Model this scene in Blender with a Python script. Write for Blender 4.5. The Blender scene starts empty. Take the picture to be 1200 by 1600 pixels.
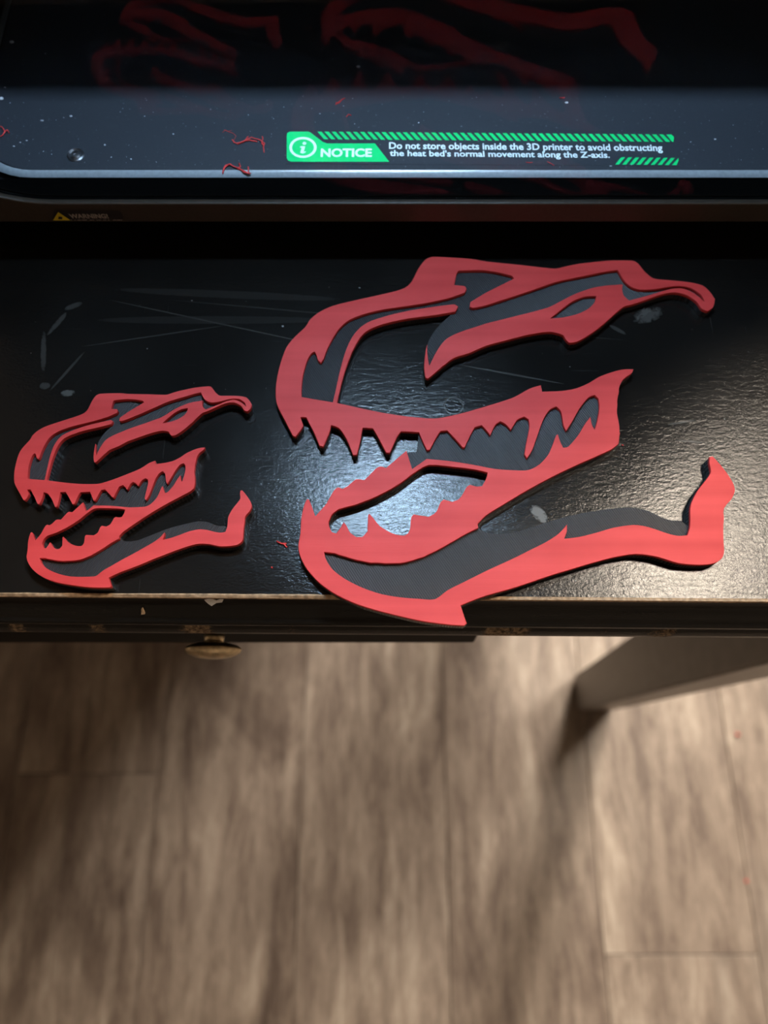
import bpy, bmesh, math, random
from mathutils import Vector, Matrix
random.seed(7)
D = bpy.data; S = bpy.context.scene
R = math.radians

# ------------------------------------------------------------------ camera
PITCH = R(21.0); CAMZ = 1.02; FPX = 1200.0
DESK = 0.75                                   # height of the desk top
cam = D.cameras.new('camera'); camo = D.objects.new('camera', cam)
S.collection.objects.link(camo); S.camera = camo
camo.location = (0, 0, CAMZ); camo.rotation_euler = (PITCH, 0, 0)
cam.sensor_fit = 'AUTO'; cam.sensor_width = 36; cam.lens = 36*FPX/1600
cam.clip_start = 0.01
cam.dof.use_dof = True; cam.dof.focus_distance = 0.285; cam.dof.aperture_fstop = 6.5

# ------------------------------------------------------------------ world, exposure
w = D.worlds.new('world'); S.world = w; w.use_nodes = True
w.node_tree.nodes['Background'].inputs[0].default_value = (1.0, 0.86, 0.72, 1)
w.node_tree.nodes['Background'].inputs[1].default_value = 0.07
vs = S.view_settings
vs.view_transform = 'Standard'; vs.look = 'None'; vs.gamma = 1; vs.exposure = 0.0
vs.use_curve_mapping = False

# lamps: positions and powers (their light is made in the lamp builders)
LAMPS = [((0.83, 0.59, 2.44), 37.0, (1.0, 0.86, 0.70), 0.15, 'near'),
         ((1.37, 3.0, 2.44), 530.0, (1.0, 0.90, 0.79), 0.46, 'far')]
LED_W = 2.1
LED_C = (0.60, 0.80, 1.0)

# ------------------------------------------------------------------ helpers
def P(px, py, z):
    """point of the place at height z that the photograph shows at (px, py)"""
    x = (px-600)/FPX; yy = (800-py)/FPX
    d = (x, yy*math.cos(PITCH)+math.sin(PITCH), yy*math.sin(PITCH)-math.cos(PITCH))
    k = (CAMZ-z)/(-d[2])
    return (d[0]*k, d[1]*k)

def link(o, parent=None):
    S.collection.objects.link(o)
    if parent is not None: o.parent = parent
    return o

def tag(o, label=None, cat=None, group=None, kind=None):
    if label: o['label'] = label
    if cat: o['category'] = cat
    if group: o['group'] = group
    if kind: o['kind'] = kind
    return o

def empty(name, loc, label=None, cat=None, group=None):
    o = D.objects.new(name, None); o.location = loc; o.empty_display_size = 0.02
    link(o); tag(o, label, cat, group); return o

def mesh_obj(name, bm, mats, parent=None, smooth=False, loc=None):
    """links a bmesh as one object; world-space vertices are kept when it gets a parent"""
    me = D.meshes.new(name)
    off = Vector(loc) if loc is not None else (Vector(parent_world(parent)) if parent else Vector((0, 0, 0)))
    bmesh.ops.transform(bm, matrix=Matrix.Translation(-off), verts=bm.verts)
    bm.normal_update(); bm.to_mesh(me); bm.free()
    for m in (mats if isinstance(mats, (list, tuple)) else [mats]): me.materials.append(m)
    if smooth:
        for p in me.polygons: p.use_smooth = True
    o = D.objects.new(name, me); link(o, parent)
    if parent is None: o.location = off
    return o

def parent_world(p):
    v = Vector((0, 0, 0))
    while p is not None:
        v += p.location; p = p.parent
    return v

def bx(bm, lo, hi, bev=0.0, mi=0):
    r = bmesh.ops.create_cube(bm, size=1)
    vs_ = r['verts']
    for v in vs_:
        v.co = Vector([lo[i]+(v.co[i]+.5)*(hi[i]-lo[i]) for i in range(3)])
    es = {e for v in vs_ for e in v.link_edges}
    fs = {f for v in vs_ for f in v.link_faces}
    for f in fs: f.material_index = mi
    if bev > 0:
        bmesh.ops.bevel(bm, geom=list(es), offset=bev, segments=2, profile=.6, affect='EDGES', clamp_overlap=True)
    return bm

def box(lo, hi, bev=0.0):
    return bx(bmesh.new(), lo, hi, bev)

def tube(bm, pts, r, n=6, r2=None):
    pts = [Vector(p) for p in pts]; rings = []
    for i, p in enumerate(pts):
        t = (pts[min(i+1, len(pts)-1)]-pts[max(i-1, 0)]).normalized()
        a = t.orthogonal().normalized() if i == 0 else (prev-t*prev.dot(t)).normalized()
        prev = a; b = t.cross(a)
        rr = r if r2 is None else r+(r2-r)*i/(len(pts)-1)
        rings.append([bm.verts.new(p+(a*math.cos(k*2*math.pi/n)+b*math.sin(k*2*math.pi/n))*rr) for k in range(n)])
    for i in range(len(rings)-1):
        for k in range(n):
            bm.faces.new((rings[i][k], rings[i][(k+1) % n], rings[i+1][(k+1) % n], rings[i+1][k]))
    bm.faces.new(rings[0][::-1]); bm.faces.new(rings[-1])
    return bm

def lathe(bm, prof, c, n=32, sx=1, sy=1):
    rings = []
    for r, z in prof:
        rings.append([bm.verts.new((c[0]+r*sx*math.cos(2*math.pi*k/n), c[1]+r*sy*math.sin(2*math.pi*k/n), c[2]+z)) for k in range(n)])
    for i in range(len(rings)-1):
        for k in range(n):
            bm.faces.new((rings[i][k], rings[i][(k+1) % n], rings[i+1][(k+1) % n], rings[i+1][k]))
    bm.faces.new(rings[0][::-1]); bm.faces.new(rings[-1])
    return bm

def smooth_loop(pts, corner=38, n=3):
    """Catmull-Rom through the points, keeping sharp corners sharp"""
    N = len(pts); out = []
    V = [Vector(p) for p in pts]
    def turn(i):
        a = V[i]-V[i-1]; b = V[(i+1) % N]-V[i]
        if a.length < 1e-9 or b.length < 1e-9: return 0
        return math.degrees(abs(a.angle(b)))
    sharp = [turn(i) > corner for i in range(N)]
    for i in range(N):
        p1 = V[i]; p2 = V[(i+1) % N]
        p0 = V[i-1] if not sharp[i] else p1-(p2-p1)*.6
        p3 = V[(i+2) % N] if not sharp[(i+1) % N] else p2+(p2-p1)*.6
        for k in range(n):
            t = k/n
            m1 = (p2-p0)*.42; m2 = (p3-p1)*.42
            L_ = (p2-p1).length
            if m1.length > L_*1.2: m1 = m1.normalized()*L_*1.2
            if m2.length > L_*1.2: m2 = m2.normalized()*L_*1.2
            h00 = 2*t**3-3*t**2+1; h10 = t**3-2*t**2+t; h01 = -2*t**3+3*t**2; h11 = t**3-t**2
            out.append(p1*h00+m1*h10+p2*h01+m2*h11)
    return [(p[0], p[1]) for p in out]

def slab_mesh(name, loops, z0, z1, bev=0.0, res=1):
    """a flat shape with holes, given thickness (2D curve, filled, extruded, turned into a mesh)"""
    cu = D.curves.new(name, 'CURVE'); cu.dimensions = '2D'; cu.fill_mode = 'BOTH'
    cu.extrude = (z1-z0)/2-bev; cu.bevel_depth = bev; cu.bevel_resolution = res; cu.offset = -bev
    for lp in loops:
        sp = cu.splines.new('POLY'); sp.points.add(len(lp)-1)
        for i, p in enumerate(lp): sp.points[i].co = (p[0], p[1], 0, 1)
        sp.use_cyclic_u = True
    o = D.objects.new(name, cu); S.collection.objects.link(o)
    dg = bpy.context.evaluated_depsgraph_get(); dg.update()
    me = D.meshes.new_from_object(o.evaluated_get(dg))
    D.objects.remove(o); D.curves.remove(cu)
    me.transform(Matrix.Translation((0, 0, (z0+z1)/2)))
    me.name = name
    return me

def slab(name, loops, z0, z1, mat, parent=None, bev=0.0, res=1, loc=None, M=None):
    me = slab_mesh(name, loops, z0, z1, bev, res)
    if M is not None: me.transform(M)
    off = Vector(loc) if loc is not None else (parent_world(parent) if parent else Vector())
    me.transform(Matrix.Translation(-off))
    me.materials.clear(); me.materials.append(mat)
    o = D.objects.new(name, me); link(o, parent)
    if parent is None: o.location = off
    return o

def rrect(x0, y0, x1, y1, r, n=8):
    pts = []
    for cx, cy, a0 in ((x1-r, y1-r, 0), (x0+r, y1-r, 90), (x0+r, y0+r, 180), (x1-r, y0+r, 270)):
        for k in range(n+1):
            a = R(a0+90*k/n); pts.append((cx+r*math.cos(a), cy+r*math.sin(a)))
    return pts

def text_mesh(s, x0, y0, x1, y1, z, bold=0.0):
    """lettering lying flat whose ink fills the rectangle x0..x1, y0..y1"""
    cu = D.curves.new('lettering', 'FONT'); cu.body = s; cu.size = 1; cu.offset = bold; cu.extrude = 0.0
    cu.resolution_u = 3
    o = D.objects.new('lettering', cu); S.collection.objects.link(o)
    dg = bpy.context.evaluated_depsgraph_get(); dg.update()
    me = D.meshes.new_from_object(o.evaluated_get(dg))
    D.objects.remove(o); D.curves.remove(cu)
    xs = [v.co.x for v in me.vertices]; ys = [v.co.y for v in me.vertices]
    a, b, c, d = min(xs), max(xs), min(ys), max(ys)
    for v in me.vertices:
        v.co = (x0+(v.co.x-a)/(b-a)*(x1-x0), y0+(v.co.y-c)/(d-c)*(y1-y0), z)
    return me

# ------------------------------------------------------------------ materials
class NT:
    def __init__(s, name, base=(.5, .5, .5), rough=.5, spec=.5, metal=0, coat=0, coat_r=.1):
        s.m = D.materials.new(name); s.m.use_nodes = True
        s.t = s.m.node_tree; s.n = s.t.nodes; s.b = s.n['Principled BSDF']
        s.set(s.b, 'Base Color', (*base, 1)); s.set(s.b, 'Roughness', rough)
        s.set(s.b, 'Specular IOR Level', spec); s.set(s.b, 'Metallic', metal)
        s.set(s.b, 'Coat Weight', coat); s.set(s.b, 'Coat Roughness', coat_r)
    def set(s, node, k, v): node.inputs[k].default_value = v
    def l(s, a, b): s.t.links.new(a, b)
    def new(s, ty, **kw):
        nd = s.n.new(ty)
        for k, v in kw.items(): setattr(nd, k, v)
        return nd
    def coord(s, which='Object', scale=(1, 1, 1), loc=(0, 0, 0), rot=(0, 0, 0), src=None):
        if src is None:
            tc = s.new('ShaderNodeTexCoord'); src = tc.outputs[which]
        mp = s.new('ShaderNodeMapping'); s.l(src, mp.inputs[0])
        mp.inputs['Scale'].default_value = scale; mp.inputs['Location'].default_value = loc; mp.inputs['Rotation'].default_value = rot
        return mp.outputs[0]
    def noise(s, vec, scale, detail=3, rough=.5, dist=0):
        nd = s.new('ShaderNodeTexNoise'); s.l(vec, nd.inputs['Vector'])
        nd.inputs['Scale'].default_value = scale; nd.inputs['Detail'].default_value = detail
        nd.inputs['Roughness'].default_value = rough; nd.inputs['Distortion'].default_value = dist
        return nd.outputs[0]
    def ramp(s, fac, stops):
        nd = s.new('ShaderNodeValToRGB'); s.l(fac, nd.inputs[0]); e = nd.color_ramp.elements
        while len(e) < len(stops): e.new(.5)
        for i, (p, c) in enumerate(stops):
            e[i].position = p; e[i].color = (*c, 1) if isinstance(c, tuple) else (c, c, c, 1)
        return nd.outputs[0]
    def math(s, op, a, b=None, c=None, clamp=False):
        nd = s.new('ShaderNodeMath', operation=op); nd.use_clamp = clamp
        for i, v in enumerate((a, b, c)):
            if v is None: continue
            if isinstance(v, (int, float)): nd.inputs[i].default_value = v
            else: s.l(v, nd.inputs[i])
        return nd.outputs[0]
    def mix(s, fac, a, b, mode='MIX'):
        nd = s.new('ShaderNodeMix', data_type='RGBA', blend_type=mode)
        for k, v in ((0, fac), (6, a), (7, b)):
            if isinstance(v, (int, float)): nd.inputs[k].default_value = v
            elif isinstance(v, tuple): nd.inputs[k].default_value = (*v, 1)
            else: s.l(v, nd.inputs[k])
        return nd.outputs[2]
    def bump(s, h, strength=.3, dist=.001, normal=None):
        nd = s.new('ShaderNodeBump'); s.l(h, nd.inputs['Height'])
        nd.inputs['Strength'].default_value = strength; nd.inputs['Distance'].default_value = dist
        if normal is not None: s.l(normal, nd.inputs['Normal'])
        s.l(nd.outputs[0], s.b.inputs['Normal']); return nd.outputs[0]

def simple(name, base, rough=.5, spec=.5, metal=0, nscale=200, var=.15, bump=.0, **k):
    t = NT(name, base, rough, spec, metal, **k)
    v = t.coord('Object'); n = t.noise(v, nscale, 3)
    lo = tuple(c*(1-var) for c in base); hi = tuple(min(1, c*(1+var)) for c in base)
    t.l(t.ramp(n, [(.3, lo), (.7, hi)]), t.b.inputs['Base Color'])
    if bump: t.bump(n, bump, .0005)
    return t.m

# ---- red filament: satin, faint straight bands left by the nozzle
def mat_red():
    t = NT('red_filament', (.78, .045, .05), .55, .25)
    v = t.coord('Object', scale=(3, 160, 1), rot=(0, 0, R(4)))
    n = t.noise(v, 1.0, 2)
    v2 = t.coord('Object'); n2 = t.noise(v2, 45, 3)
    f = t.math('MULTIPLY_ADD', n2, .35, t.math('MULTIPLY', n, .65))
    t.l(t.ramp(f, [(.35, (.57, .040, .040)), (.62, (.69, .062, .060))]), t.b.inputs['Base Color'])
    fine = t.noise(t.coord('Object', scale=(60, 2600, 1), rot=(0, 0, R(4))), 1.0, 2)
    t.bump(fine, .25, .00015)
    return t.m
# ---- dark filament: parallel raster lines
def mat_dark(name, ang, pitch):
    t = NT(name, (.03, .031, .034), .42, .5)
    v = t.coord('Object', rot=(0, 0, R(ang)))
    wv = t.new('ShaderNodeTexWave', wave_type='BANDS', bands_direction='X', wave_profile='SIN')
    t.l(v, wv.inputs['Vector']); wv.inputs['Scale'].default_value = math.pi*2/(20*pitch)
    wv.inputs['Distortion'].default_value = .25; wv.inputs['Detail'].default_value = 1; wv.inputs['Detail Scale'].default_value = 60/ (math.pi*2/(20*pitch))
    n = t.noise(t.coord('Object'), 60, 4)
    c = t.mix(wv.outputs[1], (.011, .012, .013), (.040, .041, .046))
    c = t.mix(t.math('MULTIPLY', n, .5), c, (.046, .047, .052))
    t.l(c, t.b.inputs['Base Color'])
    h = t.math('ADD', wv.outputs[1], t.math('MULTIPLY', n, .6))
    t.bump(h, .9, .00022)
    t.l(t.ramp(n, [(.3, .30), (.7, .42)]), t.b.inputs['Roughness'])
    return t.m

# ---- black painted desk
def mat_desk(top=True):
    t = NT('black_desk_paint' if top else 'black_trim_paint', (.012, .011, .010), .32, .28 if top else .18)
    v = t.coord('Object')
    brush = t.noise(t.coord('Object', scale=(260, 620, 300)), 1.0, 4, .6, .6)
    peel = t.noise(v, 900 if top else 260, 3, .6)
    big = t.noise(v, 14, 4)
    h = t.math('ADD', brush, t.math('MULTIPLY', peel, .7))
    t.bump(h, 0.20 if top else .2, .0005 if top else .0003)
    rgh = t.ramp(big, [(.35, .17), (.65, .23)])
    col = t.ramp(big, [(.3, (.005, .0046, .0042)), (.7, (.009, .008, .007))])
    if top:
        # scuffs, a ring and scratches: marks that stay where they are
        sep = t.new('ShaderNodeSeparateXYZ'); t.l(v, sep.inputs[0]); X, Y = sep.outputs[0], sep.outputs[1]
        fine = t.noise(v, 420, 4, .7, 1.0); mask = None
        def ell(px, py, rx, ry, ang, amp, th):
            cx, cy = P(px, py, DESK)
            dx = t.math('SUBTRACT', X, cx); dy = t.math('SUBTRACT', Y, cy)
            ca, sa = math.cos(R(ang)), math.sin(R(ang))
            u = t.math('DIVIDE', t.math('ADD', t.math('MULTIPLY', dx, ca), t.math('MULTIPLY', dy, sa)), rx)
            w_ = t.math('DIVIDE', t.math('SUBTRACT', t.math('MULTIPLY', dy, ca), t.math('MULTIPLY', dx, sa)), ry)
            q = t.math('ADD', t.math('POWER', u, 2.0), t.math('POWER', w_, 2.0)) if False else \
                t.math('ADD', t.math('MULTIPLY', u, u), t.math('MULTIPLY', w_, w_))
            g = t.math('SUBTRACT', 1.0, q, clamp=True)
            m = t.math('MULTIPLY', t.math('MULTIPLY', t.math('SUBTRACT', t.math('MULTIPLY_ADD', g, .35, fine), th, clamp=True), 5.0, clamp=True), t.math('MULTIPLY', g, 4.0, clamp=True))
            return t.math('MULTIPLY', m, amp*.4)
        spots = [(1012, 492, .0075, .004, 20, .22, .55), (842, 803, .0045, .0025, -50, .45, .50), (965, 515, .004, .001, -35, .12, .5),
                 (68, 550, .0012, .011, 8, .12, .5), (90, 505, .0012, .007, -30, .14, .48), (115, 478, .004, .0014, 25, .12, .5), (106, 614, .003, .0016, 5, .3, .5),
                 (105, 580, .0006, .011, -32, .12, .4), (70, 603, .0022, .0018, 0, .14, .5), (945, 828, .006, .0003, 60, .25, .3),
                 (955, 830, .007, .00035, 20, .25, .3), (620, 500, .10, .0004, -6, .06, .35), (800, 585, .022, .0004, -12, .14, .35),
                 (340, 505, .05, .0003, -14, .12, .35), (240, 525, .03, .0003, 10, .10, .35), (355, 460, .05, .002, -3, .035, .35), (330, 500, .05, .002, 0, .03, .35),
                 (870, 850, .002, .010, 12, .05, .4), (1115, 770, .012, .0004, -25, .14, .3), (1065, 660, .006, .0004, 10, .2, .4), (1080, 690, .006, .0004, -5, .2, .4)]
        for s_ in spots:
            m = ell(*s_); mask = m if mask is None else t.math('MAXIMUM', mask, m)
        cx, cy = P(709, 634, DESK)
        dx = t.math('SUBTRACT', X, cx); dy = t.math('SUBTRACT', Y, cy)
        rr = t.math('SQRT', t.math('ADD', t.math('MULTIPLY', dx, dx), t.math('MULTIPLY', dy, dy)))
        ring = t.math('SUBTRACT', 1.0, t.math('MULTIPLY', t.math('ABSOLUTE', t.math('SUBTRACT', rr, .0037)), 2600.0), clamp=True)
        mask = t.math('MAXIMUM', mask, t.math('MULTIPLY', ring, .10))
        # fine hair scratches
        vo = t.noise(t.coord('Object', scale=(30, 900, 1), rot=(0, 0, R(24))), 1.0, 2)
        mask = t.math('MAXIMUM', mask, t.math('MULTIPLY', t.math('SUBTRACT', vo, .74, clamp=True), .5))
        vo2 = t.noise(t.coord('Object', scale=(900, 40, 1), rot=(0, 0, R(20))), 1.0, 2)
        mask = t.math('MAXIMUM', mask, t.math('MULTIPLY', t.math('SUBTRACT', vo2, .74, clamp=True), .5))
        col = t.mix(mask, col, (.62, .60, .56))
        rgh = t.math('ADD', rgh, t.math('MULTIPLY', mask, .6), clamp=True)
    t.l(col, t.b.inputs['Base Color']); t.l(rgh, t.b.inputs['Roughness'])
    return t.m

def mat_worn_bead():
    # black paint rubbed off in patches down to the raw wood
    t = NT('worn_black_paint', (.011, .010, .009), .3, .25)
    sep = t.new('ShaderNodeSeparateXYZ'); t.l(t.coord('Object'), sep.inputs[0])
    patch = t.noise(t.coord('Object', scale=(1, 0, 0)), 34, 2)
    chip = t.noise(t.coord('Object', scale=(1, 1.6, 1.6)), 380, 6, .8, 1.5)
    f = t.math('MULTIPLY', t.math('SUBTRACT', patch, .50, clamp=True), 3.2, clamp=True)
    f2 = t.math('SUBTRACT', t.math('ADD', chip, f), .70)
    m = t.math('MULTIPLY', f2, 9.0, clamp=True)
    wood = t.ramp(t.noise(t.coord('Object'), 700, 4), [(.35, (.05, .032, .018)), (.7, (.42, .31, .20))])
    t.l(t.mix(m, (.011, .010, .009), wood), t.b.inputs['Base Color'])
    t.l(t.math('MULTIPLY_ADD', m, .5, .3), t.b.inputs['Roughness'])
    t.bump(t.math('SUBTRACT', chip, m), .5, .0008)
    return t.m

def mat_plank():
    t = NT('weathered_oak_vinyl', (.2, .15, .1), .42, .45)
    oi = t.new('ShaderNodeObjectInfo')
    tc = t.new('ShaderNodeTexCoord')
    off = t.new('ShaderNodeVectorMath', operation='MULTIPLY_ADD')
    comb = t.new('ShaderNodeCombineXYZ')
    for i, k in enumerate((17.0, 31.0, 5.0)): t.l(t.math('MULTIPLY', oi.outputs['Random'], k), comb.inputs[i])
    off.inputs[1].default_value = (1, 1, 1); t.l(tc.outputs['Object'], off.inputs[0]); t.l(comb.outputs[0], off.inputs[2])
    src = off.outputs[0]
    cloud = t.noise(t.coord(src=src, scale=(12, 3.4, 1)), 1.0, 5, .6, 1.0)
    grain = t.noise(t.coord(src=src, scale=(48, 8, 1)), 1.0, 6, .62, 1.2)
    fine = t.noise(t.coord(src=src, scale=(260, 45, 1)), 1.0, 4, .7, .8)
    knot = t.noise(t.coord(src=src, scale=(8, 2.0, 1)), 1.0, 2, .5, .2)
    wv = t.new('ShaderNodeTexWave', wave_type='BANDS', bands_direction='X', wave_profile='SIN')
    t.l(t.coord(src=src, scale=(1, .16, 1)), wv.inputs['Vector']); wv.inputs['Scale'].default_value = 11
    wv.inputs['Distortion'].default_value = 7; wv.inputs['Detail'].default_value = 3; wv.inputs['Detail Scale'].default_value = 2.2
    f = t.math('ADD', t.math('MULTIPLY', cloud, .45), t.math('MULTIPLY', grain, .33))
    f = t.math('ADD', f, t.math('MULTIPLY', wv.outputs[1], .03))
    f = t.math('ADD', f, t.math('MULTIPLY', fine, .20))
    f = t.math('ADD', f, t.math('MULTIPLY', t.math('SUBTRACT', oi.outputs['Random'], .5), .05))
    c = t.ramp(f, [(.37, (.066, .046, .036)), (.46, (.145, .110, .087)), (.55, (.245, .198, .158)), (.66, (.42, .36, .295))])
    dark = t.math('MULTIPLY', t.math('SUBTRACT', knot, .64, clamp=True), 5.0, clamp=True)
    c = t.mix(t.math('MULTIPLY', dark, .65), c, (.045, .040, .040))
    t.l(c, t.b.inputs['Base Color'])
    t.bump(t.math('ADD', grain, fine), .25, .0006)
    t.l(t.ramp(grain, [(.3, .5), (.7, .38)]), t.b.inputs['Roughness'])
    return t.m

def mat_glass():
    m = D.materials.new('smoked_door_glass'); m.use_nodes = True; t = m.node_tree; t.nodes.clear()
    out = t.nodes.new('ShaderNodeOutputMaterial'); mx = t.nodes.new('ShaderNodeMixShader')
    tr = t.nodes.new('ShaderNodeBsdfTransparent'); gl = t.nodes.new('ShaderNodeBsdfGlossy'); fr = t.nodes.new('ShaderNodeFresnel')
    tr.inputs[0].default_value = (.86, .90, .93, 1); gl.inputs['Roughness'].default_value = .012
    fr.inputs[0].default_value = 1.34
    # a thin pane: only the face turned to the viewer mirrors (the refraction inside the 2.5 mm pane is left out)
    ge = t.nodes.new('ShaderNodeNewGeometry'); ml = t.nodes.new('ShaderNodeMath'); ml.operation = 'MULTIPLY_ADD'
    ml.inputs[1].default_value = -1; ml.inputs[2].default_value = 1; t.links.new(ge.outputs['Backfacing'], ml.inputs[0])
    m2 = t.nodes.new('ShaderNodeMath'); m2.operation = 'MULTIPLY'; t.links.new(ml.outputs[0], m2.inputs[0]); t.links.new(fr.outputs[0], m2.inputs[1])
    t.links.new(m2.outputs[0], mx.inputs[0]); t.links.new(tr.outputs[0], mx.inputs[1]); t.links.new(gl.outputs[0], mx.inputs[2])
    t.links.new(mx.outputs[0], out.inputs[0]); return m

def mat_emit(name, col, strength):
    t = NT(name, (0, 0, 0)); t.b.inputs['Emission Color'].default_value = (*col, 1); t.b.inputs['Emission Strength'].default_value = strength
    return t.m

def mat_plate():
    t = NT('textured_black_plastic', (.035, .037, .042), .42, .5)
    n = t.noise(t.coord('Object'), 2300, 2, .6)
    dust = t.noise(t.coord('Object'), 900, 2, .6)
    c = t.mix(t.math('MULTIPLY', t.math('SUBTRACT', dust, .68, clamp=True), 5.0, clamp=True), (.027, .031, .039), (.25, .26, .28))
    t.l(c, t.b.inputs['Base Color']); t.bump(n, .5, .0002)
    return t.m

M = {}
M['red'] = mat_red(); M['dark'] = mat_dark('dark_grey_filament', -32, .00078); M['dark_small'] = mat_dark('dark_grey_filament_small', 30, .0006)
M['desk'] = mat_desk(True); M['trim'] = mat_desk(False); M['bead'] = mat_worn_bead()
M['rawwood'] = simple('bare_wood_edge', (.40, .27, .16), .6, nscale=500, var=.45, bump=.3)
M['plank'] = mat_plank(); M['glass'] = mat_glass(); M['plate'] = mat_plate()
M['lip'] = simple('satin_edge_lip', (.26, .29, .32), .30, .9, nscale=700, var=.12, bump=.15)  # pale base colour stands in for the light strip's gleam
M['shell'] = simple('warm_charcoal_plastic', (.045, .036, .028), .42, .5, nscale=600, var=.1, bump=.2)
M['black'] = simple('black_plastic', (.006, .006, .007), .5, .4, nscale=600, var=.1)
M['matt'] = simple('matt_black_liner', (.0012, .0012, .0012), 1.0, .0, nscale=600, var=.1)
M['dull'] = simple('dull_black_drawer_paint', (.010, .009, .008), .65, .08, nscale=300, var=.2)
M['rubber'] = simple('black_rubber', (.01, .01, .01), .8, .3, nscale=600)
M['brass'] = simple('aged_brass', (.62, .50, .32), .30, .5, 1, nscale=300, var=.3, bump=.2)
M['steel'] = simple('dark_steel', (.30, .30, .32), .34, .5, 1, nscale=900, var=.2)
M['green'] = simple('green_label_print', (.0, .66, .17), .5, .4, nscale=60, var=.04)
M['white'] = simple('white_label_print', (.82, .92, .92), .5, .4, nscale=60, var=.03)
M['label'] = simple('dark_label_film', (.022, .020, .020), .35, .5, nscale=60, var=.05)
M['yellow'] = simple('yellow_label_print', (.62, .50, .02), .5, .4, nscale=60, var=.05)
M['lgrey'] = simple('grey_label_print', (.34, .31, .29), .5, .4, nscale=60, var=.05)
M['wpaint'] = simple('white_paint_fleck', (.66, .66, .66), .5, .4, nscale=600, var=.06)
M['dust'] = simple('pale_dust', (.55, .57, .60), .8, .2, nscale=600)
M['wall'] = simple('painted_plaster', (.26, .22, .18), .8, .3, nscale=30, var=.04, bump=.1)
M['ceil'] = simple('ceiling_paint', (.36, .33, .29), .85, .3, nscale=30, var=.04)
M['white_trim'] = simple('white_trim_paint', (.6, .58, .54), .4, .5, nscale=60, var=.04)
M['leg'] = simple('grey_brown_leg_paint', (.165, .150, .133), .38, .5, nscale=60, var=.12, bump=.1)
M['metal_plate'] = simple('satin_build_plate', (.07, .065, .05), .4, .5, nscale=900, var=.15, bump=.3)

# ------------------------------------------------------------------ the room
RX0, RX1, RY0, RY1, RH = -2.2, 2.4, -1.8, 4.4, 2.5
def struct(name, bm, m, **k):
    o = mesh_obj(name, bm, m, **k); o['kind'] = 'structure'; return o
floor = struct('floor', box((RX0, RY0, -.06), (RX1, RY1, -.006)), M['black'], loc=(0, 0, -.006))
PW, PL = .18, 1.22
x_seam = P(472, 1200, 0)[0]
i0 = int(math.floor((RX0-x_seam)/PW))-1
joints = {3: -.195, 0: -.03, 1: .52, 2: -.72, 4: -.5, -1: -.42}
y_joint = P(1000, 1492, 0)[1]
ci = 0
x = x_seam+i0*PW; k = i0
base_plank = {}
while x < RX1:
    xa, xb = max(x, RX0), min(x+PW, RX1)
    ci += 1
    if xb-xa > .01:
        ph = y_joint if k == 2 else (y_joint+[.41, .83, 0, .62, .2, .97][k % 6])
        y = ph-PL*10
        while y+PL < RY0: y += PL
        while y < RY1:
            ya, yb = max(y, RY0), min(y+PL, RY1)
            if yb-ya > .01:
                key = (round(xb-xa, 4), round(yb-ya, 4))
                cx_, cy_ = (xa+xb)/2, (ya+yb)/2
                if key not in base_plank:
                    bm = box((-(xb-xa)/2+.0004, -(yb-ya)/2+.0004, -.006), ((xb-xa)/2-.0004, (yb-ya)/2-.0004, 0))
                    es = [e for e in bm.edges if all(v.co.z > -.001 for v in e.verts)]
                    bmesh.ops.bevel(bm, geom=es, offset=.0008, segments=1, affect='EDGES')
                    me = D.meshes.new('plank'); bm.to_mesh(me); bm.free(); me.materials.append(M['plank']); base_plank[key] = me
                o = D.objects.new('plank', base_plank[key]); link(o, floor)
                o.location = (cx_, cy_, .006)
            y += PL
    x += PW; k += 1
struct('wall_back', box((RX0, RY1, 0), (RX1, RY1+.1, RH)), M['wall'])
struct('wall_front', box((RX0, RY0-.1, 0), (RX1, RY0, RH)), M['wall'])
struct('wall_left', box((RX0-.1, RY0-.1, 0), (RX0, RY1+.1, RH)), M['wall'])
struct('wall_right', box((RX1, RY0-.1, 0), (RX1+.1, RY1+.1, RH)), M['wall'])
struct('ceiling', box((RX0-.1, RY0-.1, RH), (RX1+.1, RY1+.1, RH+.1)), M['ceil'])
struct('baseboard_back', box((RX0+.012, RY1-.014, 0), (RX1-.012, RY1, .09), .003), M['white_trim'])
struct('baseboard_left', box((RX0, RY0, 0), (RX0+.012, RY1, .09), .003), M['white_trim'])
struct('baseboard_right', box((RX1-.012, RY0, 0), (RX1, RY1, .09), .003), M['white_trim'])

# ceiling lamps: shallow domes, the diffuser is the lamp's light
lamp_labels = {'near': 'round ceiling lamp above the desk, near its right end', 'far': 'round ceiling lamp in the room beyond the desk'}
for loc, watt, col, rad, which in LAMPS:
    e = empty('ceiling_lamp', (loc[0], loc[1], RH), lamp_labels[which], 'lamp', 'round ceiling lamps')
    bm = bmesh.new(); lathe(bm, [(rad+.02, 0), (rad+.02, -.03), (rad+.005, -.035), (rad-.005, -.02)], (loc[0], loc[1], RH), 40)
    mesh_obj('rim', bm, M['white_trim'], e)
    bm = bmesh.new()
    lathe(bm, [(rad, -.024), (rad*.98, -.035), (rad*.8, -.050), (rad*.45, -.058), (.01, -.06)], (loc[0], loc[1], RH), 40)
    area = math.pi*rad*rad
    mesh_obj('diffuser', bm, mat_emit('lamp_diffuser_'+which, col, watt/(area*math.pi)), e, smooth=True)

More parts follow.
